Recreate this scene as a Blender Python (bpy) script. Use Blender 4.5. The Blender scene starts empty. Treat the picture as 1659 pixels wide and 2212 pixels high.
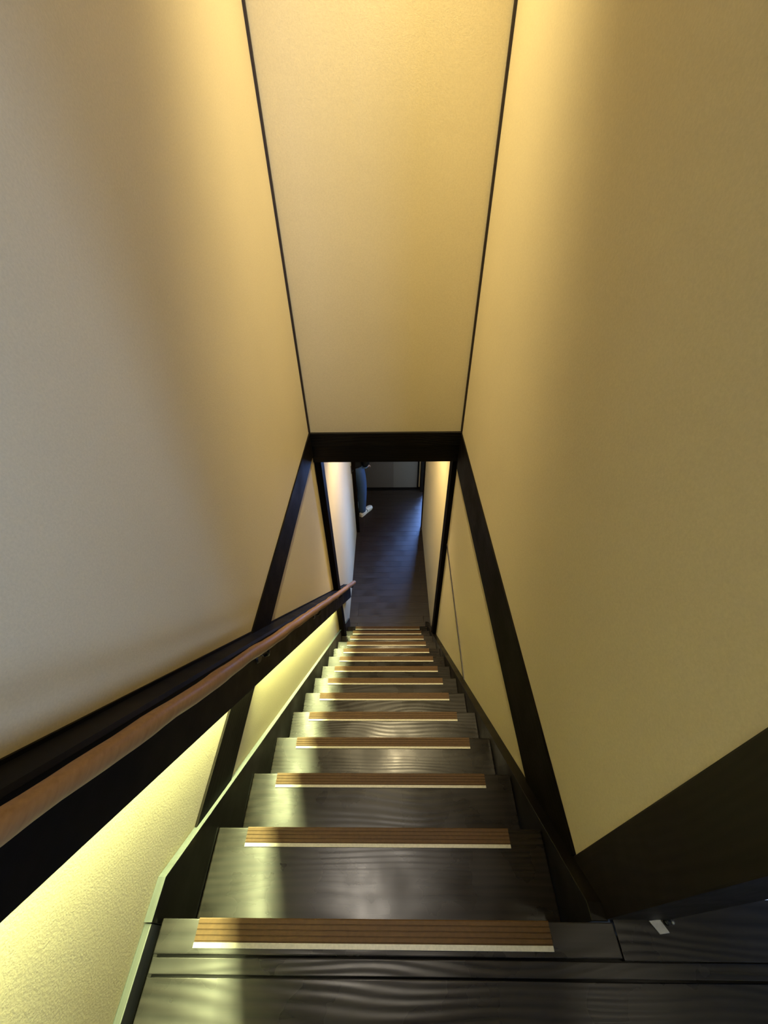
import bpy, bmesh, math, random
from mathutils import Vector, Matrix, Euler
random.seed(7)
sc = bpy.context.scene
C = sc.collection

# ------------------------------------------------------------------ camera
CAM_R = Vector((0.999872954711667, 0.007594471917991756, -0.014014222505997261))
CAM_U = Vector((0.005571635222059838, 0.6572224113093518, 0.7536760968437791))
CAM_F = Vector((-0.014934233060759023, 0.7536584279824702, -0.6570966006713768))
cam = bpy.data.cameras.new('camera'); cam.sensor_fit = 'HORIZONTAL'; cam.sensor_width = 36
cam.lens = 19.002; cam.clip_start = 0.02; cam.clip_end = 100
co = bpy.data.objects.new('camera', cam); C.objects.link(co)
m = Matrix((CAM_R, CAM_U, -CAM_F)).transposed().to_4x4(); m.translation = (0, 0, 1.2)
co.matrix_world = m
sc.camera = co

# ------------------------------------------------------------------ world, exposure, daylight
sc.view_settings.view_transform = 'Standard'; sc.view_settings.look = 'None'
sc.view_settings.gamma = 1; sc.view_settings.use_curve_mapping = False
sc.view_settings.exposure = 0.48
w = bpy.data.worlds.new('overcast_sky'); sc.world = w; w.use_nodes = True
bg = w.node_tree.nodes['Background']; bg.inputs[0].default_value = (0.55, 0.72, 1.0, 1); bg.inputs[1].default_value = 0.6

def area(name, loc, direction, sx, sy, energy, col):
    l = bpy.data.lights.new(name, 'AREA'); l.shape = 'RECTANGLE'; l.size = sx; l.size_y = sy
    l.energy = energy; l.color = col
    o = bpy.data.objects.new(name, l); C.objects.link(o); o.location = loc
    o.rotation_euler = Vector(direction).to_track_quat('-Z', 'Y').to_euler(); return o
# daylight through the upper room and hall windows, and an added back window
area('upper_window_daylight', (1.89, -1.85, 1.15), (-1, 0, 0), 2.0, 0.95, 108, (0.37, 0.52, 1.0))
area('back_fill_daylight', (1.28, -3.09, 1.25), (0, 1, 0), .80, 1.1, 130, (0.38, 0.53, 1.0))  # added fill, shining in through the unseen back window
area('hall_window_daylight', (1.18, 5.62, -1.97), (0, -1, 0), 1.2, 2.0, 340, (0.22, 0.40, 1.0))

# ------------------------------------------------------------------ measures (metres; landing floor z = 0, stairs go down along +y)
Y0, G, RR = 0.0777, 0.19617, 0.21728        # first nosing, going, riser
SL = RR / G
XL, XR = -0.402, 0.3255                      # grip strip ends
WL, WR, YE = -0.505, 0.451, 2.23             # stairwell walls
SIL, SIR = -0.488, 0.416                     # stringer inner faces
ZF = -14 * RR                                # hall floor
ZT = -0.082                                  # top of the beams round the well
CEIL = 3.3
HC = -0.30                                   # hall ceiling
HL, HR, HYL, HYR, HY = -0.505, 0.48, 4.40, 4.49, 5.48
def nose(y): return -(y - Y0) * SL           # nosing line height

# ------------------------------------------------------------------ materials
def nt(name):
    mt = bpy.data.materials.new(name); mt.use_nodes = True
    n = mt.node_tree.nodes; l = mt.node_tree.links
    return mt, n, l, n['Principled BSDF']
def plaster(name, col, bump=0.25, scale=170, dist=0.0012):
    mt, n, l, p = nt(name)
    tc = n.new('ShaderNodeTexCoord')
    a = n.new('ShaderNodeTexNoise'); a.inputs['Scale'].default_value = scale; a.inputs['Detail'].default_value = 5; a.inputs['Roughness'].default_value = .65
    b = n.new('ShaderNodeTexNoise'); b.inputs['Scale'].default_value = 2.2; b.inputs['Detail'].default_value = 3
    l.new(tc.outputs['Object'], a.inputs['Vector']); l.new(tc.outputs['Object'], b.inputs['Vector'])
    ad = n.new('ShaderNodeMix'); ad.data_type = 'FLOAT'; ad.inputs[0].default_value = .3
    l.new(a.outputs[0], ad.inputs[2]); l.new(b.outputs[0], ad.inputs[3])
    r = n.new('ShaderNodeValToRGB'); e = r.color_ramp.elements
    e[0].position = .3; e[1].position = .72
    e[0].color = (*[c * .90 for c in col], 1); e[1].color = (*[min(1, c * 1.06) for c in col], 1)
    l.new(ad.outputs[0], r.inputs[0]); l.new(r.outputs[0], p.inputs['Base Color'])
    bp = n.new('ShaderNodeBump'); bp.inputs['Strength'].default_value = bump; bp.inputs['Distance'].default_value = dist
    l.new(a.outputs[0], bp.inputs['Height']); l.new(bp.outputs[0], p.inputs['Normal'])
    p.inputs['Roughness'].default_value = .85; p.inputs['Specular IOR Level'].default_value = .25
    return mt
def wood(name, c0, c1, rough=.35, axis=0, scale=1.0, bump=.25, dist=.0015, spec=.5, ring=.22):
    """stained wood, grain running along the given local axis, each piece shifted by its random id"""
    mt, n, l, p = nt(name)
    tc = n.new('ShaderNodeTexCoord'); oi = n.new('ShaderNodeObjectInfo')
    mul = n.new('ShaderNodeVectorMath'); mul.operation = 'SCALE'; mul.inputs[0].default_value = (3.1, 7.7, 5.3)
    l.new(oi.outputs['Random'], mul.inputs['Scale'])
    ad = n.new('ShaderNodeVectorMath'); ad.operation = 'ADD'
    l.new(tc.outputs['Object'], ad.inputs[0]); l.new(mul.outputs[0], ad.inputs[1])
    mp = n.new('ShaderNodeMapping'); s = [6 * scale] * 3; s[axis] = 1.6 * scale; mp.inputs['Scale'].default_value = s
    l.new(ad.outputs[0], mp.inputs['Vector'])
    big = n.new('ShaderNodeTexNoise'); big.inputs['Scale'].default_value = 1.0; big.inputs['Detail'].default_value = 1.5; big.inputs['Roughness'].default_value = .4
    l.new(mp.outputs[0], big.inputs['Vector'])
    sx = n.new('ShaderNodeSeparateXYZ'); l.new(ad.outputs[0], sx.inputs[0])
    ac = n.new('ShaderNodeMath'); ac.operation = 'ADD'      # distance across the grain
    oth = [k for k in range(3) if k != axis]
    l.new(sx.outputs[oth[0]], ac.inputs[0]); l.new(sx.outputs[oth[1]], ac.inputs[1])
    a1 = n.new('ShaderNodeMath'); a1.operation = 'MULTIPLY'; a1.inputs[1].default_value = 300 * scale; l.new(ac.outputs[0], a1.inputs[0])
    sn = n.new('ShaderNodeMath'); sn.operation = 'MULTIPLY_ADD'; sn.inputs[1].default_value = 60
    l.new(big.outputs[0], sn.inputs[0]); l.new(a1.outputs[0], sn.inputs[2])
    si = n.new('ShaderNodeMath'); si.operation = 'SINE'; l.new(sn.outputs[0], si.inputs[0])
    fm = n.new('ShaderNodeMapping'); s2 = [160 * scale] * 3; s2[axis] = 4 * scale; fm.inputs['Scale'].default_value = s2
    l.new(ad.outputs[0], fm.inputs['Vector'])
    fine = n.new('ShaderNodeTexNoise'); fine.inputs['Scale'].default_value = 1; fine.inputs['Detail'].default_value = 4
    l.new(fm.outputs[0], fine.inputs['Vector'])
    mx = n.new('ShaderNodeMath'); mx.operation = 'MULTIPLY_ADD'; mx.inputs[1].default_value = ring
    l.new(si.outputs[0], mx.inputs[0]); l.new(fine.outputs[0], mx.inputs[2])
    r = n.new('ShaderNodeValToRGB'); e = r.color_ramp.elements
    e[0].position = .2; e[1].position = .8; e[0].color = (*c0, 1); e[1].color = (*c1, 1)
    l.new(mx.outputs[0], r.inputs[0]); l.new(r.outputs[0], p.inputs['Base Color'])
    wn = n.new('ShaderNodeTexNoise'); wn.inputs['Scale'].default_value = 7; wn.inputs['Detail'].default_value = 4
    l.new(ad.outputs[0], wn.inputs['Vector'])
    mr = n.new('ShaderNodeMapRange'); mr.inputs['From Min'].default_value = .3; mr.inputs['From Max'].default_value = .7
    mr.inputs['To Min'].default_value = rough - .06; mr.inputs['To Max'].default_value = rough + .10
    l.new(wn.outputs[0], mr.inputs['Value']); l.new(mr.outputs[0], p.inputs['Roughness'])
    bp = n.new('ShaderNodeBump'); bp.inputs['Strength'].default_value = bump; bp.inputs['Distance'].default_value = dist
    l.new((si if ring > .1 else wn).outputs[0], bp.inputs['Height']); l.new(bp.outputs[0], p.inputs['Normal'])
    p.inputs['Specular IOR Level'].default_value = spec
    return mt
def plain(name, col, rough=.5, metal=0.0, spec=.5, bump=0.0, bscale=200):
    mt, n, l, p = nt(name)
    tc = n.new('ShaderNodeTexCoord'); a = n.new('ShaderNodeTexNoise'); a.inputs['Scale'].default_value = bscale; a.inputs['Detail'].default_value = 3
    l.new(tc.outputs['Object'], a.inputs['Vector'])
    r = n.new('ShaderNodeValToRGB'); e = r.color_ramp.elements
    e[0].position = .3; e[1].position = .7
    e[0].color = (*[c * .88 for c in col], 1); e[1].color = (*[min(1, c * 1.1) for c in col], 1)
    l.new(a.outputs[0], r.inputs[0]); l.new(r.outputs[0], p.inputs['Base Color'])
    if bump:
        bp = n.new('ShaderNodeBump'); bp.inputs['Strength'].default_value = bump; bp.inputs['Distance'].default_value = .001
        l.new(a.outputs[0], bp.inputs['Height']); l.new(bp.outputs[0], p.inputs['Normal'])
    p.inputs['Roughness'].default_value = rough; p.inputs['Metallic'].default_value = metal; p.inputs['Specular IOR Level'].default_value = spec
    return mt
def emit(name, col, st):
    mt = bpy.data.materials.new(name); mt.use_nodes = True; n = mt.node_tree.nodes; l = mt.node_tree.links
    n.clear(); o = n.new('ShaderNodeOutputMaterial'); e = n.new('ShaderNodeEmission')
    e.inputs[0].default_value = (*col, 1); e.inputs[1].default_value = st; l.new(e.outputs[0], o.inputs[0]); return mt
def glass(name):
    mt = bpy.data.materials.new(name); mt.use_nodes = True; n = mt.node_tree.nodes; l = mt.node_tree.links
    n.clear(); o = n.new('ShaderNodeOutputMaterial'); t = n.new('ShaderNodeBsdfTransparent'); g = n.new('ShaderNodeBsdfGlossy')
    g.inputs['Roughness'].default_value = .02; t.inputs[0].default_value = (.94, .97, .98, 1)
    fr = n.new('ShaderNodeFresnel'); fr.inputs[0].default_value = 1.45; mxs = n.new('ShaderNodeMixShader')
    l.new(fr.outputs[0], mxs.inputs[0]); l.new(t.outputs[0], mxs.inputs[1]); l.new(g.outputs[0], mxs.inputs[2]); l.new(mxs.outputs[0], o.inputs[0])
    return mt
M = {}
M['plaster'] = plaster('beige_wall_plaster', (.64, .55, .335), .35, 190, .0010)
M['plaster_left'] = plaster('beige_sand_plaster', (.64, .55, .335), .42, 220, .0012)
M['ceiling'] = plaster('ceiling_plaster', (.55, .50, .42), .2)
M['dark'] = wood('black_stained_beam', (.004, .003, .002), (.008, .006, .004), .6, 1, 1, .1, .0006, .04)
M['dark_v'] = wood('black_stained_post', (.004, .003, .002), (.008, .0055, .004), .6, 2, 1, .1, .0006, .02)
M['dark_x'] = wood('black_stained_lintel', (.003, .0025, .002), (.006, .0045, .003), .42, 0, 1, .25, .001, .2)
M['board'] = wood('black_rail_board', (.003, .0026, .0022), (.005, .0045, .004), .5, 1, 1, .15, .001, .12, .02)
M['stringer'] = wood('dark_stringer_wood', (.004, .0033, .0025), (.010, .008, .006), .36, 1, 1, .05, .002, .15, .02)
M['tread'] = wood('dark_polished_tread', (.005, .0038, .003), (.013, .010, .0078), .26, 0, 1, .11, .0006, .23)
M['landing'] = wood('dark_landing_boards', (.009, .008, .0075), (.021, .018, .0165), .28, 0, 1, .22, .0007, .34)
M['hallfloor'] = wood('dark_brown_hall_boards', (.009, .005, .0032), (.024, .0135, .008), .40, 0, 1, .08, .0005, .7)
M['rail'] = wood('brown_handrail_wood', (.21, .108, .036), (.31, .170, .062), .45, 1, 1.0, .5, .003, .4, .02)
M['grip'] = plain('brown_grip_vinyl', (.085, .044, .014), .55, 0, .2, .2, 120)
M['gripw'] = plain('cream_grip_edge', (.48, .46, .36), .45)
M['blackmetal'] = plain('black_iron', (.008, .008, .008), .35, .3)
M['steel'] = plain('worn_steel', (.30, .31, .32), .5, .9, .5, .4, 90)
M['trim'] = plain('dark_brown_corner_trim', (.014, .007, .005), .5)
M['led'] = emit('led_glow', (.93, 1.0, .44), 450)
M['lamp'] = emit('warm_lamp_glow', (1.0, .82, .45), 160)
M['post'] = wood('black_lacquered_post', (.006, .005, .004), (.012, .009, .007), .45, 2, 1, .1, .0006, .25)
M['cap'] = wood('worn_edge_led_sheen', (.032, .038, .034), (.062, .070, .062), .42, 1, 1, .1, .001, .4, .02)  # LED sheen on the worn edge put into the base colour
M['white'] = plain('white_lamp_ring', (.75, .75, .72), .4)
M['glass'] = glass('window_glass')
M['fusuma'] = plaster('taupe_door_paper', (.066, .047, .030), .1)
M['fusuma2'] = plaster('pale_taupe_door_paper', (.088, .066, .044), .1)
M['darkdoor'] = wood('dark_blue_black_door', (.07, .075, .08), (.11, .115, .12), .5, 0, 1, .05)

# ------------------------------------------------------------------ helpers
def link(o, parent=None):
    C.objects.link(o)
    if parent: o.parent = parent
    return o
def mesh_obj(name, bm, mat, parent=None, smooth=False):
    me = bpy.data.meshes.new(name); bm.normal_update(); bm.to_mesh(me); bm.free()
    for mm in (mat if isinstance(mat, (list, tuple)) else [mat]): me.materials.append(mm)
    if smooth:
        for p in me.polygons: p.use_smooth = True
    return link(bpy.data.objects.new(name, me), parent)
def add_box(bm, x0, x1, y0, y1, z0, z1, bev=0):
    r = bmesh.ops.create_cube(bm, size=1); vs = r['verts']
    for v in vs:
        v.co = Vector(((x0 + x1) / 2 + v.co.x * (x1 - x0), (y0 + y1) / 2 + v.co.y * (y1 - y0), (z0 + z1) / 2 + v.co.z * (z1 - z0)))
    if bev:
        es = list({e for v in vs for e in v.link_edges})
        bmesh.ops.bevel(bm, geom=es, offset=bev, segments=2, affect='EDGES', profile=.7)
def box(name, x0, x1, y0, y1, z0, z1, mat, parent=None, bev=0):
    cx, cy, cz = (x0 + x1) / 2, (y0 + y1) / 2, (z0 + z1) / 2
    bm = bmesh.new(); add_box(bm, x0 - cx, x1 - cx, y0 - cy, y1 - cy, z0 - cz, z1 - cz, bev)
    o = mesh_obj(name, bm, mat, parent); o.location = (cx, cy, cz)
    if parent: o.matrix_parent_inverse = Matrix.Identity(4); o.location = Vector((cx, cy, cz)) - parent.location
    return o
def prism(name, pts3a, pts3b, mat, parent=None, bev=0):
    """solid between two matching polygons"""
    bm = bmesh.new(); a = [bm.verts.new(p) for p in pts3a]; b = [bm.verts.new(p) for p in pts3b]; n = len(a)
    bm.faces.new(a); bm.faces.new(list(reversed(b)))
    for i in range(n): bm.faces.new((a[i], b[i], b[(i + 1) % n], a[(i + 1) % n]))
    bmesh.ops.recalc_face_normals(bm, faces=bm.faces)
    if bev: bmesh.ops.bevel(bm, geom=list(bm.edges), offset=bev, segments=1, affect='EDGES')
    return mesh_obj(name, bm, mat, parent)
def slope_prism(name, sec, ya, yb, mat, parent=None, bev=0):
    """section (x, height over the nosing line) swept down the stair slope with plumb ends"""
    return prism(name, [(x, ya, nose(ya) + d) for x, d in sec], [(x, yb, nose(yb) + d) for x, d in sec], mat, parent, bev)
def tube(name, pts, radii, mat, parent=None, seg=14, cap=True):
    bm = bmesh.new(); rings = []
    P = [Vector(p) for p in pts]
    for i, p in enumerate(P):
        t = (P[min(i + 1, len(P) - 1)] - P[max(i - 1, 0)]).normalized()
        a = t.cross(Vector((1, 0, 0)));
        if a.length < .1: a = t.cross(Vector((0, 0, 1)))
        a.normalize(); b = t.cross(a)
        rr = radii[i] if isinstance(radii, (list, tuple)) else radii
        rings.append([bm.verts.new(p + (a * math.cos(2 * math.pi * k / seg) + b * math.sin(2 * math.pi * k / seg)) * rr) for k in range(seg)])
    for i in range(len(rings) - 1):
        for k in range(seg): bm.faces.new((rings[i][k], rings[i][(k + 1) % seg], rings[i + 1][(k + 1) % seg], rings[i + 1][k]))
    if cap: bm.faces.new(rings[0]); bm.faces.new(list(reversed(rings[-1])))
    bmesh.ops.recalc_face_normals(bm, faces=bm.faces)
    return mesh_obj(name, bm, mat, parent, True)
def tag(o, label, cat=None, group=None, kind=None):
    o['label'] = label
    if cat: o['category'] = cat
    if group: o['group'] = group
    if kind: o['kind'] = kind
    return o
def struct(o, label): return tag(o, label, None, None, 'structure')
def empty(name, loc=(0, 0, 0)):
    o = bpy.data.objects.new(name, None); C.objects.link(o); o.location = loc; o.empty_display_size = .1; return o
def wall_with_hole(name, axis, a0, a1, b0, b1, z0, z1, h0, h1, hz0, hz1, mat):
    """wall slab, axis='x': thickness a0..a1 in x and span b in y; axis='y': thickness in y and span b in x; with a window hole"""
    bm = bmesh.new()
    def bx(p0, p1, q0, q1):
        if axis == 'x': add_box(bm, a0, a1, p0, p1, q0, q1)
        else: add_box(bm, p0, p1, a0, a1, q0, q1)
    bx(b0, h0, z0, z1); bx(h1, b1, z0, z1); bx(h0, h1, hz1, z1)
    if hz0 > z0 + 1e-4: bx(h0, h1, z0, hz0)
    return mesh_obj(name, bm, mat)

# ------------------------------------------------------------------ stairwell shell
struct(box('wall_left', WL - .12, WL, -3.0, 2.36, ZF, CEIL, M['plaster_left']), 'beige sand plaster wall along the left of the stairs')
struct(box('wall_right', WR, WR + .12, .20, 2.36, ZF, CEIL, M['plaster']), 'beige plaster wall along the right of the stairs')
struct(box('wall_end', WL, WR, YE, YE + .12, ZT - .005, CEIL, M['plaster']), 'beige plaster wall above the dark lintel facing the stairs')
struct(box('ceiling', WL - .12, 1.92, -3.1, YE + .12, CEIL, CEIL + .1, M['ceiling']), 'plain ceiling over the stairwell and landing')
# corner strips
struct(box('trim_1', WL, WL + .011, YE - .011, YE, ZT + .006, CEIL, M['trim']), 'thin dark strip in the left corner of the end wall')
struct(box('trim_2', WR - .011, WR, YE - .011, YE, ZT + .006, CEIL, M['trim']), 'thin dark strip in the right corner of the end wall')
# beams round the well
struct(box('trim_3', WL, WL + .007, .075, YE, ZT - .168, ZT, M['dark'], None, .0015), 'dark horizontal beam let into the left wall at landing level')
struct(box('trim_4', WR - .007, WR, .20, YE, ZT - .275, ZT - .008, M['dark'], None, .0015), 'dark horizontal beam let into the right wall at landing level')
lt = empty('trim_5', (0, YE, ZT)); struct(lt, 'black lintel beam across the foot of the end wall')
box('upper_rail', WL + .001, WR - .001, YE - .016, YE + .125, ZT - .092, ZT, M['dark_x'], lt, .003)
box('lower_rail', WL + .001, WR - .001, YE - .004, YE + .125, ZT - .222, ZT - .093, M['dark_x'], lt, .002)
# posts under the lintel, on both walls
struct(box('trim_6', WL, WL + .046, YE + .02, YE + .12, ZF, ZT - .222, M['dark_v'], None, .003), 'thin dark post under the left end of the lintel')
struct(box('trim_7', WR - .034, WR, YE + .02, YE + .12, ZF, ZT - .222, M['dark_v'], None, .003), 'thin dark post under the right end of the lintel')
struct(prism('trim_8', [(WR - .006, .9, -1.245), (WR, .9, -1.245), (WR, .9, -1.262), (WR - .006, .9, -1.262)],
             [(WR - .006, YE + .03, -1.095), (WR, YE + .03, -1.095), (WR, YE + .03, -1.112), (WR - .006, YE + .03, -1.112)], M['trim']), 'thin dark strip across the lower right wall beside the stairs')
# post at the head of the stairs
struct(box('trim_9', WR - .004, WR + .124, .082, .199, -.30, CEIL, M['post'], None, .003), 'wide black post at the head of the stairs by the right wall')

# ------------------------------------------------------------------ upper room round the landing
struct(box('wall_landing', WR + .124, 1.8, .115, .20, 0, CEIL, M['darkdoor']), 'dark panelled wall right of the black post')
struct(wall_with_hole('wall_back', 'y', -3.12, -3.0, WL - .12, 1.8, 0, CEIL, .86, 1.70, .68, 1.82, M['plaster']), 'beige plaster wall behind the landing')
bm = bmesh.new(); add_box(bm, .75, .83, -3.0, -2.5, 0, 2.35); add_box(bm, .75, .83, -3.0, .114, 2.35, CEIL)  # unseen partition, added so its opening limits daylight on the left wall
struct(mesh_obj('wall_partition_blocker', bm, M['plaster']), 'unseen plaster partition added right of the landing to limit the daylight')
struct(box('wall_low_blocker', .75, .83, -2.5, -.50, 0, .92, M['plaster']), 'unseen low plaster wall added to shade the foot of the left wall')  # unseen, added to keep daylight off the lower left wall
struct(wall_with_hole('wall_window', 'x', 1.8, 1.92, -3.0, .2, 0, CEIL, -2.9, -.8, .62, 1.68, M['plaster']), 'beige plaster wall with the upper window')
w1 = empty('window_1', (1.8, -1.85, .62)); struct(w1, 'wooden window lighting the upper landing')
for nm, a in (('window_frame', (-2.9, -2.86, .62, 1.68)), ('window_frame', (-.84, -.8, .62, 1.68)), ('window_frame', (-2.86, -.84, .62, .66)), ('window_frame', (-2.86, -.84, 1.64, 1.68)), ('mullion', (-1.865, -1.835, .66, 1.64))):
    box(nm, 1.78, 1.86, *a, M['dark_v'], w1, .002)
box('pane', 1.815, 1.821, -2.86, -1.865, .66, 1.64, M['glass'], w1); box('pane', 1.815, 1.821, -1.835, -.84, .66, 1.64, M['glass'], w1)
w3 = empty('fill_window', (1.28, -3.0, .68)); struct(w3, 'unseen wooden window added behind the landing for fill daylight')  # unseen window, added to bring grey daylight deep into the stairwell
for nm, a in (('window_frame', (.86, .90, .68, 1.82)), ('window_frame', (1.66, 1.70, .68, 1.82)), ('window_frame', (.90, 1.66, .68, .72)), ('window_frame', (.90, 1.66, 1.78, 1.82)), ('mullion', (1.265, 1.295, .72, 1.78))):
    box(nm, a[0], a[1], -3.06, -2.98, a[2], a[3], M['dark_v'], w3, .002)
box('pane', .90, 1.265, -3.021, -3.015, .72, 1.78, M['glass'], w3); box('pane', 1.295, 1.66, -3.021, -3.015, .72, 1.78, M['glass'], w3)
fl = empty('floor', (0, 0, 0)); struct(fl, 'dark polished board floor of the upper landing')
box('subfloor', WL, 1.8, -3.0, .06, -.25, -.022, M['dark_x'], fl)
box('nosing_board', SIL + .006, .456, .027, Y0, -.03, .0, M['landing'], fl, .0018)
box('plank', SIL + .006, 1.8, .0, .0225, -.022, -.0035, M['landing'], fl, .0012)
box('plank', .460, 1.8, .0240, .114, -.022, -.0035, M['landing'], fl, .0012)
yy = -.004
for i in range(12):
    wd = (.27, .24, .26)[i % 3]
    box('plank', SIL + .006, 1.8, max(-3.0, yy - wd), yy, -.022, -.003, M['landing'], fl, .0012)
    yy -= wd + .003
    if yy < -2.95: break
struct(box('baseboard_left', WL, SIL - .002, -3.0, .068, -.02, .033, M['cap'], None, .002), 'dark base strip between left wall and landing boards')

# ------------------------------------------------------------------ hall below
hf = empty('floor_hall', (0, 0, ZF)); struct(hf, 'dark brown board floor of the hall below')
box('subfloor', -2.2, 2.2, 2.0, 5.62, ZF - .15, ZF - .016, M['dark_x'], hf)
def plank_meshes():
    d = {}
    for L in (1.1, 1.5, 1.8, .7):
        bm = bmesh.new(); add_box(bm, 0, L - .0016, 0, .0985, -.016, 0, .0009)
        me = bpy.data.meshes.new('plank'); bm.to_mesh(me); bm.free(); me.materials.append(M['hallfloor']); d[L] = me
    return d
PM = plank_meshes()
for i in range(32):
    y = 2.42 + i * .1; x = -2.2; k = 0; ls = random.sample([1.1, 1.5, 1.8], 3)
    if y + .1 > 5.62: break
    while x < 2.19:
        L = ls[k % 3]; k += 1
        if x + L > 2.2: L = min((q for q in PM), key=lambda q: abs(q - (2.2 - x)))
        o = bpy.data.objects.new('plank', PM[L]); link(o, hf); o.location = (x, y, random.uniform(-.0006, 0)); x += L
struct(box('ceiling_hall', -2.3, 2.3, YE + .12, 5.7, HC, HC + .1, M['ceiling']), 'plain ceiling of the hall below')
JOG = 2.80
poly = [(-2.2, YE + .125), (WL, YE + .125), (WL, JOG), (HL, HYL), (-2.2, HYL)]
struct(prism('wall_hall_left', [(a, b, ZF) for a, b in poly], [(a, b, HC) for a, b in poly], M['plaster']), 'beige plaster wall left of the lower passage')
struct(box('wall_hall_right', HR, 2.2, YE + .125, HYR, ZF, HC, M['plaster']), 'beige plaster wall right of the lower passage')
struct(box('wall_hall_west', -2.32, -2.2, HYL, 5.6, ZF, HC, M['plaster']), 'beige plaster wall at the left end of the hall')
struct(box('wall_hall_east', 2.2, 2.32, HYR, 5.6, ZF, HC, M['plaster']), 'beige plaster wall at the right end of the hall')
struct(wall_with_hole('wall_hall_far', 'y', HY + .02, HY + .12, -2.2, 2.2, ZF, HC, .58, 1.84, ZF + .04, ZF + 2.1, M['plaster']), 'beige plaster wall at the far side of the hall')
struct(box('trim_10', HL - .06, HL + .046, HYL + .001, HYL + .06, ZF, HC, M['dark_v'], None, .003), 'dark corner post at the end of the left passage wall')
struct(box('trim_11', HR - .014, HR + .06, HYR + .001, HYR + .05, ZF, HC, M['dark_v'], None, .003), 'dark corner post at the end of the right passage wall')
struct(box('trim_12', .505, .578, HY - .11, HY + .02, ZF, HC, M['dark_v'], None, .003), 'broad black post beside the sliding door in the hall')
# sliding paper door in the far wall of the hall
def fusuma(xa, xb, yf, paper, label, num, split=None):
    d = empty('door_%d' % num, ((xa + xb) / 2, yf, ZF)); struct(d, label)
    zt = ZF + 1.85
    if split:
        box('door_panel', xa + .025, split, yf + .008, yf + .026, ZF + .025, zt - .02, paper, d)
        o = box('door_panel', split, xb - .025, yf + .006, yf + .026, ZF + .025, zt - .02, M['fusuma2'], d); o['label'] = 'paler right part of the panel'  # right part of the panel in a paler colour
    else: box('door_panel', xa + .025, xb - .025, yf + .006, yf + .026, ZF + .025, zt - .02, paper, d)
    for a in ((xa, xa + .027, ZF + .012, zt), (xb - .027, xb, ZF + .012, zt), (xa + .027, xb - .027, ZF + .012, ZF + .030), (xa + .027, xb - .027, zt - .03, zt)):
        box('door_frame', a[0], a[1], yf, yf + .03, a[2], a[3], M['dark_v'], d, .0015)
    # round finger pull
    bm = bmesh.new(); bmesh.ops.create_cone(bm, cap_ends=True, segments=24, radius1=.032, radius2=.028, depth=.006, matrix=Matrix.Rotation(math.pi / 2, 4, 'X'))
    o = mesh_obj('finger_pull', bm, M['blackmetal'], d); o.location = (.09 if split else xb - xa - .09) - (xb - xa) * .5, .001, .85
fusuma(-.62, .482, HY - .02, M['fusuma'], 'wide taupe sliding paper door beside the broad black post', 1, .06)
fusuma(-1.75, -.60, HY - .055, M['fusuma'], 'taupe sliding paper door left of the person in the hall', 2)
struct(box('trim_13', -2.2, .514, HY - .060, HY + .02, ZF, ZF + .0115, M['dark_x']), 'dark door sill along the far side of the hall')
struct(box('trim_14', -2.2, .514, HY - .075, HY + .02, ZF + 1.852, ZF + 1.95, M['dark_x']), 'dark head rail over the sliding doors')
w2 = empty('window_2', (1.25, HY, ZF)); struct(w2, 'tall glazed window right of the sliding doors in the hall')
for nm, a in (('window_frame', (.58, .61, ZF + .04, ZF + 2.1)), ('window_frame', (1.80, 1.84, ZF + .04, ZF + 2.1)), ('mullion', (1.23, 1.27, ZF + .10, ZF + 2.05)),
              ('window_frame', (.61, 1.80, ZF + .04, ZF + .10)), ('window_frame', (.61, 1.80, ZF + 2.05, ZF + 2.1))):
    box(nm, a[0], a[1], HY + .04, HY + .09, a[2], a[3], M['dark_v'], w2, .002)
box('pane', .61, 1.23, HY + .06, HY + .066, ZF + .10, ZF + 2.05, M['glass'], w2); box('pane', 1.27, 1.80, HY + .06, HY + .066, ZF + .10, ZF + 2.05, M['glass'], w2)

# ------------------------------------------------------------------ staircase
st = empty('staircase', (0, Y0, ZF)); tag(st, 'steep dark wooden staircase with striped grip strips on every step', 'staircase')
OF = Vector(st.location)
def stp(o):
    o.parent = st; o.location = o.location - OF; return o
# left stringer: level head, then down the slope
def stringer(x0, x1, up, yhead, zhead, yend):
    side = [(yhead, zhead - .45), (yhead, zhead), (Y0 + (up - zhead) / SL, zhead), (yend, nose(yend) + up), (yend, max(ZF, nose(yend) + up - .5)), (yend - .12, ZF), (2.3, ZF)]
    side = [(yhead, zhead), (Y0 + (up - zhead) / SL, zhead), (yend, nose(yend) + up), (yend, ZF + .001), (yend - .20, ZF + .001), (yhead, zhead - .40)]
    return prism('stringer', [(x0, a, b) for a, b in side], [(x1, a, b) for a, b in side], M['stringer'], None, .0012)
stp(stringer(WL + .0006, SIL, .103, .069, .036, JOG - .002))
yk = Y0 + (.103 - .036) / SL
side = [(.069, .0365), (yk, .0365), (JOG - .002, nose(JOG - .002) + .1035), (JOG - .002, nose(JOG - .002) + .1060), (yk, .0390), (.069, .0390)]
o = prism('stringer_sheen', [(WL + .0006, a, b) for a, b in side], [(SIL, a, b) for a, b in side], M['cap']); o['label'] = 'grey green top edge, LED sheen and wear in its colour'; stp(o)  # thin strip added to carry the LED sheen and wear in its colour
stp(stringer(SIR, WR - .0005, .030, .0795, -.005, 2.80))
TD = G + .05
bm = bmesh.new(); add_box(bm, SIL + .001, SIR - .001, -TD, 0, -.032, 0, .003)
TM = bpy.data.meshes.new('tread'); bm.to_mesh(TM); bm.free(); TM.materials.append(M['tread'])
bm = bmesh.new(); add_box(bm, SIL + .001, SIR - .001, -.036, -.018, -RR, -.0325)
RM = bpy.data.meshes.new('riser'); bm.to_mesh(RM); bm.free(); RM.materials.append(M['stringer'])
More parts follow.
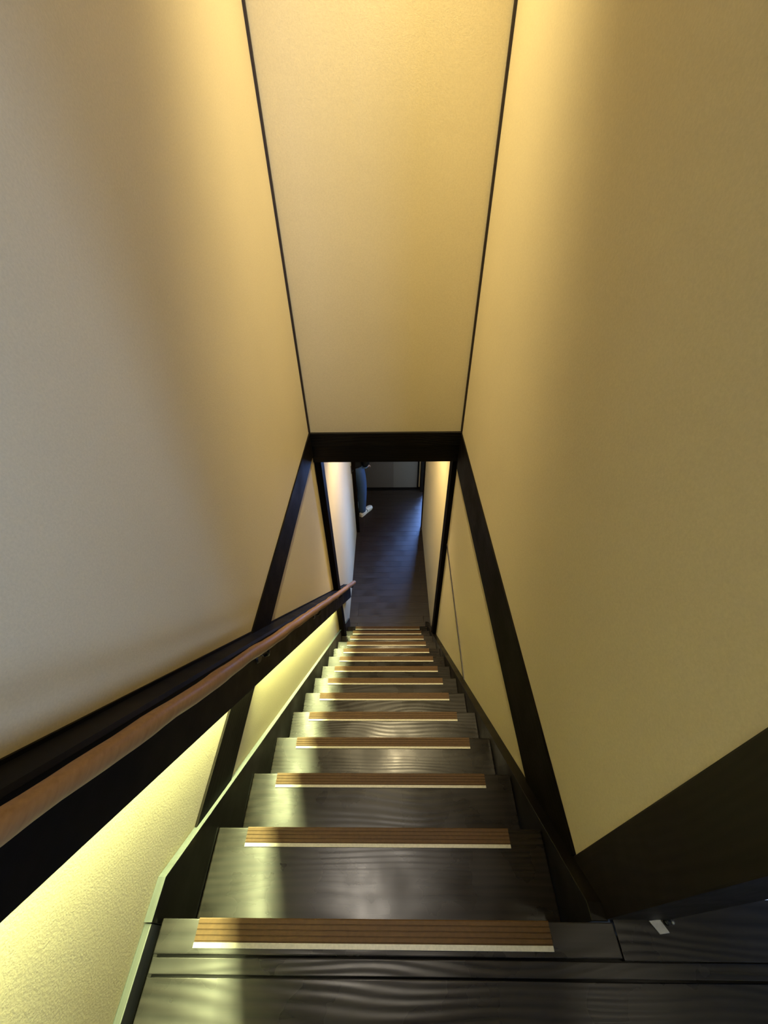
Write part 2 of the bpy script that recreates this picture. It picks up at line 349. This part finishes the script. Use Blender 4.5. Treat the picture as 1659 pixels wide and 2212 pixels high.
# grip strip: ribbed brown band and pale back edge; local y = 0 at the nosing
def grip_mesh():
    prof = [(0.0015, -.004), (0.0015, .0015)]
    y = -.0005
    n = 4; wv = .0335 / n
    for i in range(n):
        prof += [(y, .0030), (y - wv * .74, .0030), (y - wv * .80, .0014), (y - wv * .96, .0014)]; y -= wv
    prof += [(y, .0028), (y, 0)]
    bm = bmesh.new()
    a = [bm.verts.new((XL, p[0], p[1])) for p in prof]; b = [bm.verts.new((XR, p[0], p[1])) for p in prof]
    for i in range(len(a)):
        j = (i + 1) % len(a); bm.faces.new((a[i], a[j], b[j], b[i]))
    bm.faces.new(a); bm.faces.new(list(reversed(b))); bmesh.ops.recalc_face_normals(bm, faces=bm.faces)
    me = bpy.data.meshes.new('grip_strip'); bm.to_mesh(me); bm.free(); me.materials.append(M['grip']); return me
GM = grip_mesh()
bm = bmesh.new(); add_box(bm, XL, XR, -.0425, -.0341, 0, .0036, .0008)
EM = bpy.data.meshes.new('edge_strip'); bm.to_mesh(EM); bm.free(); EM.materials.append(M['gripw'])
for k in range(14):
    base = Vector((0, Y0 + k * G, -k * RR)) - OF
    if k:
        o = bpy.data.objects.new('tread', TM); link(o, st); o.location = base
    o = bpy.data.objects.new('riser', RM); link(o, st); o.location = base
    dx = random.uniform(-.004, .004)
    o = bpy.data.objects.new('grip_strip', GM); link(o, st); o.location = base + Vector((dx, 0, .0002))
    o['label'] = 'brown ribbed grip strip'
    e = bpy.data.objects.new('edge_strip', EM); link(e, o); e['label'] = 'cream edge of the grip strip'

# ------------------------------------------------------------------ rail board with LED, handrail
BY0, BY1 = -1.2, 2.86
def board_z(y, d): return nose(y) + d
lb = empty('rail_board', (WL, 1.0, nose(1.0) + .6)); tag(lb, 'black board running down the left wall behind the handrail', 'board')
def lbp(o): o.parent = lb; o.location = o.location - lb.location; return o
lbp(slope_prism('front_board', [(-.462, .71), (-.450, .71), (-.450, .50), (-.462, .50)], BY0, BY1, M['board']))
BJ = JOG - .004
lbp(slope_prism('top_board', [(-.4995, .728), (-.4995, .690), (-.4625, .690), (-.4625, .7085), (-.450, .7105), (-.455, .722)], BY0, BJ, M['board']))
lbp(slope_prism('wall_batten', [(WL + .0002, .738), (WL + .0002, .600), (-.4998, .600), (-.4998, .738)], BY0, BJ, M['board']))
lbp(slope_prism('top_board', [(HL + .0005, .728), (HL + .0005, .690), (-.4625, .690), (-.4625, .7085), (-.450, .7105), (-.455, .722)], BJ, BY1, M['board']))
lbp(slope_prism('end_cap', [(HL + .0005, .6895), (HL + .0005, .540), (-.4625, .505), (-.4625, .6895)], BY1 - .012, BY1, M['board']))
ls = empty('led_strip', (WL, 1.0, nose(1.0) + .62)); tag(ls, 'glowing yellow green light strip hidden under the black rail board', 'light')
def lsp(o): o.parent = ls; o.location = o.location - ls.location; return o
lsp(slope_prism('mounting_rail', [(-.4995, .640), (-.4995, .625), (-.484, .625), (-.484, .640)], BY0, JOG - .20, M['white']))
bm = bmesh.new(); prev = None; N = 30
for i in range(N + 1):
    y = BY0 + (JOG - .20 - BY0) * i / N
    a = bm.verts.new((-.498, y, nose(y) + .6245)); b = bm.verts.new((-.4855, y, nose(y) + .6245))
    if prev: bm.faces.new((prev[0], a, b, prev[1]))
    prev = (a, b)
bm.normal_update()
if bm.faces[:][0].normal.z > 0: bmesh.ops.reverse_faces(bm, faces=bm.faces)
lsp(mesh_obj('diode_tape', bm, M['led']))

hr = empty('handrail', (-.41, 1.0, nose(1.0) + .7)); tag(hr, 'round brown wooden handrail running down the left side', 'handrail')
def hrp(o): o.parent = hr; o.location = o.location - hr.location; return o
key = [(-.9, .706), (.10, .705), (.36, .702), (.52, .708), (.80, .708), (1.2, .716), (1.95, .724), (2.93, .752)]
def rail_d(y):
    for (a, da), (b, db) in zip(key, key[1:]):
        if y <= b:
            t = (y - a) / (b - a); 
            return da + (db - da) * t
    return key[-1][1]
pts, rad = [], []
NP = 150
for i in range(NP + 1):
    y = -.9 + 3.83 * i / NP
    wob = .0012 * math.sin(y * 23) + .0010 * math.sin(y * 41 + 1.3)
    pts.append((-.410 + .0012 * math.sin(y * 17 + .6), y, nose(y) + rail_d(y) + wob))
    rad.append(.0172 + .0040 * max(0, y) / 2.9 + .0008 * math.sin(y * 31) + .0005 * math.sin(y * 67 + 2))
tv = (Vector(pts[-1]) - Vector(pts[-2])).normalized()
for q, s in ((.004, .95), (.007, .82), (.009, .55), (.0097, .2)): pts.append(tuple(Vector(pts[NP]) + tv * q)); rad.append(.0168 * s)
hrp(tube('rail', pts, rad, M['rail'], None, 20))
for y in (-.42, .715, 1.39, 2.10, 2.80):
    z = nose(y) + rail_d(y) - .0165 * 1.35
    br = empty('bracket', (-.4495, y, z - .045)); br.parent = hr; br.location = Vector((-.4495, y, z - .045)) - hr.location
    bm = bmesh.new(); bmesh.ops.create_cone(bm, cap_ends=True, segments=24, radius1=.027, radius2=.024, depth=.006, matrix=Matrix.Rotation(math.pi / 2, 4, 'Y'))
    o = mesh_obj('wall_plate', bm, M['blackmetal'], br); o.location = (.003, 0, 0)
    arm = [(.004, 0, 0), (.022, 0, -.004), (.034, 0, .004), (.039, 0, .020), (.0395, 0, .047)]
    tube('arm', arm, .0052, M['blackmetal'], br, 10)

# ------------------------------------------------------------------ ceiling downlights
def downlight(loc, energy, size, blend, col, label, rad=.05, soft=.035, aim=None):
    d = empty('downlight', loc); tag(d, label, 'light')
    bm = bmesh.new()
    prof = [(rad + .018, 0), (rad + .018, -.004), (rad + .004, -.006), (rad, -.002), (rad, 0)]; seg = 32; rings = []
    for rr_, z in prof: rings.append([bm.verts.new((rr_ * math.cos(2 * math.pi * k / seg), rr_ * math.sin(2 * math.pi * k / seg), z)) for k in range(seg)])
    for i in range(len(rings) - 1):
        for k in range(seg): bm.faces.new((rings[i][k], rings[i][(k + 1) % seg], rings[i + 1][(k + 1) % seg], rings[i + 1][k]))
    bmesh.ops.recalc_face_normals(bm, faces=bm.faces); mesh_obj('ring', bm, M['white'], d, True)
    bm = bmesh.new(); bmesh.ops.create_circle(bm, cap_ends=True, segments=32, radius=rad - .001); bmesh.ops.reverse_faces(bm, faces=bm.faces)
    o = mesh_obj('lens', bm, M['lamp'], d); o.location.z = -.0015
    l = bpy.data.lights.new('downlight_beam', 'SPOT'); l.energy = energy; l.spot_size = math.radians(size); l.spot_blend = blend; l.color = col; l.shadow_soft_size = .035
    lo = bpy.data.objects.new('downlight_beam', l); link(lo, d); lo.location.z = -.012
    if aim: lo.rotation_euler = (Vector(aim) - Vector(loc)).to_track_quat('-Z', 'Y').to_euler()
    return d
downlight((-.02, 1.94, CEIL), 530, 52, 1.0, (1.0, .82, .46), 'ceiling downlight nearest the end wall of the stairwell')
downlight((-.19, .59, CEIL), 105, 15, 1.0, (1.0, .90, .78), 'ceiling downlight over the head of the stairs', aim=(-.02, .25, -.3))
downlight((1.0, -.12, CEIL), 24, 14, 1.0, (1.0, .92, .70), 'ceiling downlight over the landing right of the stairs', aim=(.30, -.05, 0))
downlight((0.0, 3.10, HC), 60, 148, .8, (1.0, .76, .40), 'ceiling downlight in the lower passage')

# ------------------------------------------------------------------ small things
mp = empty('floor_plate', (.55, .071, -.0035)); tag(mp, 'small silver metal plate on the floor beside the black post', 'metal plate')
o = prism('plate', [(-.018, .010, .0005), (.006, .012, .0005), (.017, -.008, .0005), (-.004, -.010, .0005)],
          [(-.018, .010, .004), (.006, .012, .005), (.017, -.008, .004), (-.004, -.010, .003)], M['steel'], mp, .0006)
bm = bmesh.new(); bmesh.ops.create_uvsphere(bm, u_segments=12, v_segments=6, radius=.004)
o = mesh_obj('pin', bm, M['steel'], mp, True); o.location = (.030, .008, .004)
bm = bmesh.new(); bmesh.ops.create_cone(bm, cap_ends=True, segments=16, radius1=.007, radius2=.006, depth=.006)
o = mesh_obj('stopper', bm, M['blackmetal'], mp, True); o.location = (.020, .009, .0035)
hk = empty('wall_hook', (HL, 4.33, -1.80)); tag(hk, 'small black hook on the left passage wall below the lintel', 'hook')
box('hook_plate', HL, HL + .006, 4.318, 4.342, -1.90, -1.79, M['blackmetal'], hk, .001)
tube('hook', [(.005, 0, -.06), (.018, 0, -.075), (.024, 0, -.065), (.025, 0, -.05)], .004, M['blackmetal'], hk, 8)

# ------------------------------------------------------------------ person in the hall, seen from the waist down past the corner
def skin(name, verts, edges, mat, parent, root=0, lev=2):
    me = bpy.data.meshes.new(name); me.from_pydata([v[0] for v in verts], edges, []); me.materials.append(mat)
    o = link(bpy.data.objects.new(name, me), parent)
    sm = o.modifiers.new('skin', 'SKIN'); sm.use_smooth_shade = True; sm.branch_smoothing = .6
    for i, v in enumerate(verts):
        d = me.skin_vertices[0].data[i]; d.radius = v[1] if isinstance(v[1], tuple) else (v[1], v[1]); d.use_root = (i == root)
    ss = o.modifiers.new('subdivision', 'SUBSURF'); ss.levels = lev; ss.render_levels = lev
    return o
M['denim'] = plain('blue_denim', (.055, .105, .24), .85, 0, .2, .5, 400)
M['jacket'] = plain('dark_navy_cloth', (.012, .014, .020), .9, 0, .2, .4, 300)
M['shirt'] = plain('light_blue_shirt', (.16, .27, .42), .85, 0, .2, .3, 300)
M['skin'] = plain('skin', (.45, .26, .18), .55, 0, .35)
M['hair'] = plain('dark_hair', (.012, .010, .009), .5, 0, .4, .6, 300)
M['shoe'] = plain('white_canvas', (.72, .72, .70), .7, 0, .3, .2, 500)
M['navy'] = plain('navy_band', (.015, .02, .05), .7)
pe = empty('person', (-.515, 4.85, ZF)); pe.rotation_euler.z = -math.atan2(.55, .83)
tag(pe, 'person in blue jeans and white slip-on shoes standing behind the left passage wall', 'person')
bv = [((0, 0, .93), (.10, .075)), ((0, .0, 1.12), (.125, .085)), ((0, .0, 1.32), (.15, .095)), ((0, -.01, 1.44), (.09, .06)), ((0, .0, 1.51), .052),
      ((0, .02, 1.58), (.068, .082)), ((0, .02, 1.66), (.075, .095)), ((0, .01, 1.72), (.06, .075))]
be = [(0, 1), (1, 2), (2, 3), (3, 4), (4, 5), (5, 6), (6, 7)]
def chain(start, items):
    p = start
    for it in items:
        bv.append(it); be.append((p, len(bv) - 1)); p = len(bv) - 1
    return p
for sx in (1, -1):
    chain(0, [((sx * .095, 0, .80), .066), ((sx * .095, .02, .50), .050), ((sx * .095, .0, .28), .050), ((sx * .095, -.005, .09), .036), ((sx * .095, .06, .040), (.028, .022)), ((sx * .095, .15, .030), (.026, .014))])
    # arms bent, hands meeting in front of the waist
    hx = .125 if sx > 0 else .02
    wr = chain(2, [((sx * .19, -.01, 1.38), .058), ((sx * .245, -.04, 1.12), .043), ((sx * .18, .04, .97), .038), ((hx, .12, .865), (.028, .022))])
    pl = chain(wr, [((hx - sx * .02, .165, .838), (.042, .020))])
    for q, (dx, ln) in enumerate(((.034, .055), (.012, .066), (-.010, .062), (-.031, .048))):
        bx = hx - sx * .035 + dx
        chain(pl, [((bx, .200, .832 + (.006 if q in (1, 2) else 0)), .0095), ((bx - sx * .006, .200 + ln * .50, .812), .0085), ((bx - sx * .014, .200 + ln * .60, .785), .0075)])
    chain(wr, [((hx - sx * .046, .148, .852), .0105), ((hx - sx * .066, .178, .842), .0095), ((hx - sx * .076, .200, .826), .008)])
skin('body', bv, be, M['skin'], pe, 0, 2)
# jeans
jv = [((0, 0, .98), (.152, .118)), ((0, 0, .90), (.165, .128))]; je = [(0, 1)]
for sx in (1, -1):
    p = 1
    for it in [((sx * .095, .0, .80), (.098, .105)), ((sx * .097, .015, .64), .088), ((sx * .098, .026, .50), .076), ((sx * .098, .018, .40), .074), ((sx * .098, .008, .25), .066), ((sx * .097, .0, .12), .060), ((sx * .097, .0, .070), .064)]:
        jv.append(it); je.append((p, len(jv) - 1)); p = len(jv) - 1
skin('jeans', jv, je, M['denim'], pe, 1, 2)
# jacket with sleeves
kv = [((0, 0, .88), (.172, .136)), ((0, 0, 1.12), (.160, .120)), ((0, 0, 1.32), (.175, .118)), ((0, -.01, 1.43), (.11, .085))]; ke = [(0, 1), (1, 2), (2, 3)]
for sx in (1, -1):
    hx = .125 if sx > 0 else .02
    p = 2
    for it in [((sx * .195, -.01, 1.385), .075), ((sx * .25, -.04, 1.12), .060), ((sx * .195, .020, 1.0), .054), ((hx + sx * .025, .045, .945), .044)]:
        kv.append(it); ke.append((p, len(kv) - 1)); p = len(kv) - 1
skin('jacket', kv, ke, M['jacket'], pe, 1, 2)
for sx in (1, -1):
    hx = .125 if sx > 0 else .02
    tube('shirt_cuff', [(hx + sx * .026, .040, .950), (hx + sx * .006, .092, .896), (hx + sx * .005, .096, .892)], [.043, .039, .034], M['shirt'], pe, 16)
# head details
bm = bmesh.new(); bmesh.ops.create_uvsphere(bm, u_segments=24, v_segments=14, radius=1)
for v in bm.verts:
    v.co = Vector((v.co.x * .086, v.co.y * .106 + (.0 if v.co.z > 0 else -.012), v.co.z * .095))
    if v.co.y > .045 and v.co.z < .045: v.co.y = .045 + (v.co.y - .045) * .1
o = mesh_obj('hair', bm, M['hair'], pe, True); o.location = (0, .005, 1.685)
bm = bmesh.new()
bmesh.ops.create_cone(bm, cap_ends=True, segments=10, radius1=.017, radius2=.007, depth=.045, matrix=Matrix.Translation((0, .118, 1.625)) @ Matrix.Rotation(-.35, 4, 'X'))
mesh_obj('nose', bm, M['skin'], pe, True)
for sx in (1, -1):
    bm = bmesh.new(); bmesh.ops.create_uvsphere(bm, u_segments=10, v_segments=8, radius=.012); o = mesh_obj('eye', bm, M['hair'], pe, True); o.location = (sx * .033, .100, 1.645)
    bm = bmesh.new(); bmesh.ops.create_uvsphere(bm, u_segments=12, v_segments=8, radius=1)
    for v in bm.verts: v.co = Vector((v.co.x * .010, v.co.y * .018, v.co.z * .032))
    o = mesh_obj('ear', bm, M['skin'], pe, True); o.location = (sx * .082, .01, 1.63)
bm = bmesh.new(); add_box(bm, -.024, .024, -.004, .004, -.005, .005, .003); o = mesh_obj('mouth', bm, M['skin'], pe); o.location = (0, .104, 1.575)
# slip-on shoes: lofted along the foot
def shoe_loft(name, secs, mat, parent, seg=20):
    bm = bmesh.new(); rings = []
    for (y, hw, z0, h, cx) in secs:
        ring = []
        for k in range(seg):
            a = 2 * math.pi * k / seg; c, s_ = math.cos(a), math.sin(a)
            px = math.copysign(abs(c) ** .7, c) * hw; pz = (z0 + (h - z0) * .30) + (math.copysign(abs(s_) ** .8, s_) * ((h - z0) * .70 if s_ > 0 else (h - z0) * .30))
            ring.append(bm.verts.new((cx + px, y, pz)))
        rings.append(ring)
    for i in range(len(rings) - 1):
        for k in range(seg): bm.faces.new((rings[i][k], rings[i][(k + 1) % seg], rings[i + 1][(k + 1) % seg], rings[i + 1][k]))
    bm.faces.new(rings[0]); bm.faces.new(list(reversed(rings[-1]))); bmesh.ops.recalc_face_normals(bm, faces=bm.faces)
    return mesh_obj(name, bm, mat, parent, True)
for sx in (1, -1):
    sh = shoe_loft('shoe', [(-.050, .018, .012, .050, 0), (-.042, .030, .010, .072, 0), (0, .035, .010, .082, 0), (.05, .037, .010, .080, 0), (.10, .042, .010, .070, 0), (.15, .046, .010, .060, .002), (.19, .044, .010, .052, .003), (.22, .034, .010, .044, .003), (.236, .018, .012, .034, .003)], M['shoe'], pe)
    sh.location = (sx * .096, 0, 0)
    so = shoe_loft('sole', [(-.056, .020, .0, .014, 0), (-.046, .034, .0, .016, 0), (.0, .039, .0, .016, 0), (.06, .040, .0, .016, 0), (.12, .047, .0, .016, 0), (.17, .050, .0, .016, .002), (.21, .043, .0, .016, .003), (.238, .026, .0, .014, .003), (.246, .012, .002, .012, .003)], M['gripw'], sh)
    ba = shoe_loft('instep_band', [(.078, .0412, .018, .0765, 0), (.088, .0420, .018, .0750, 0)], M['navy'], sh)
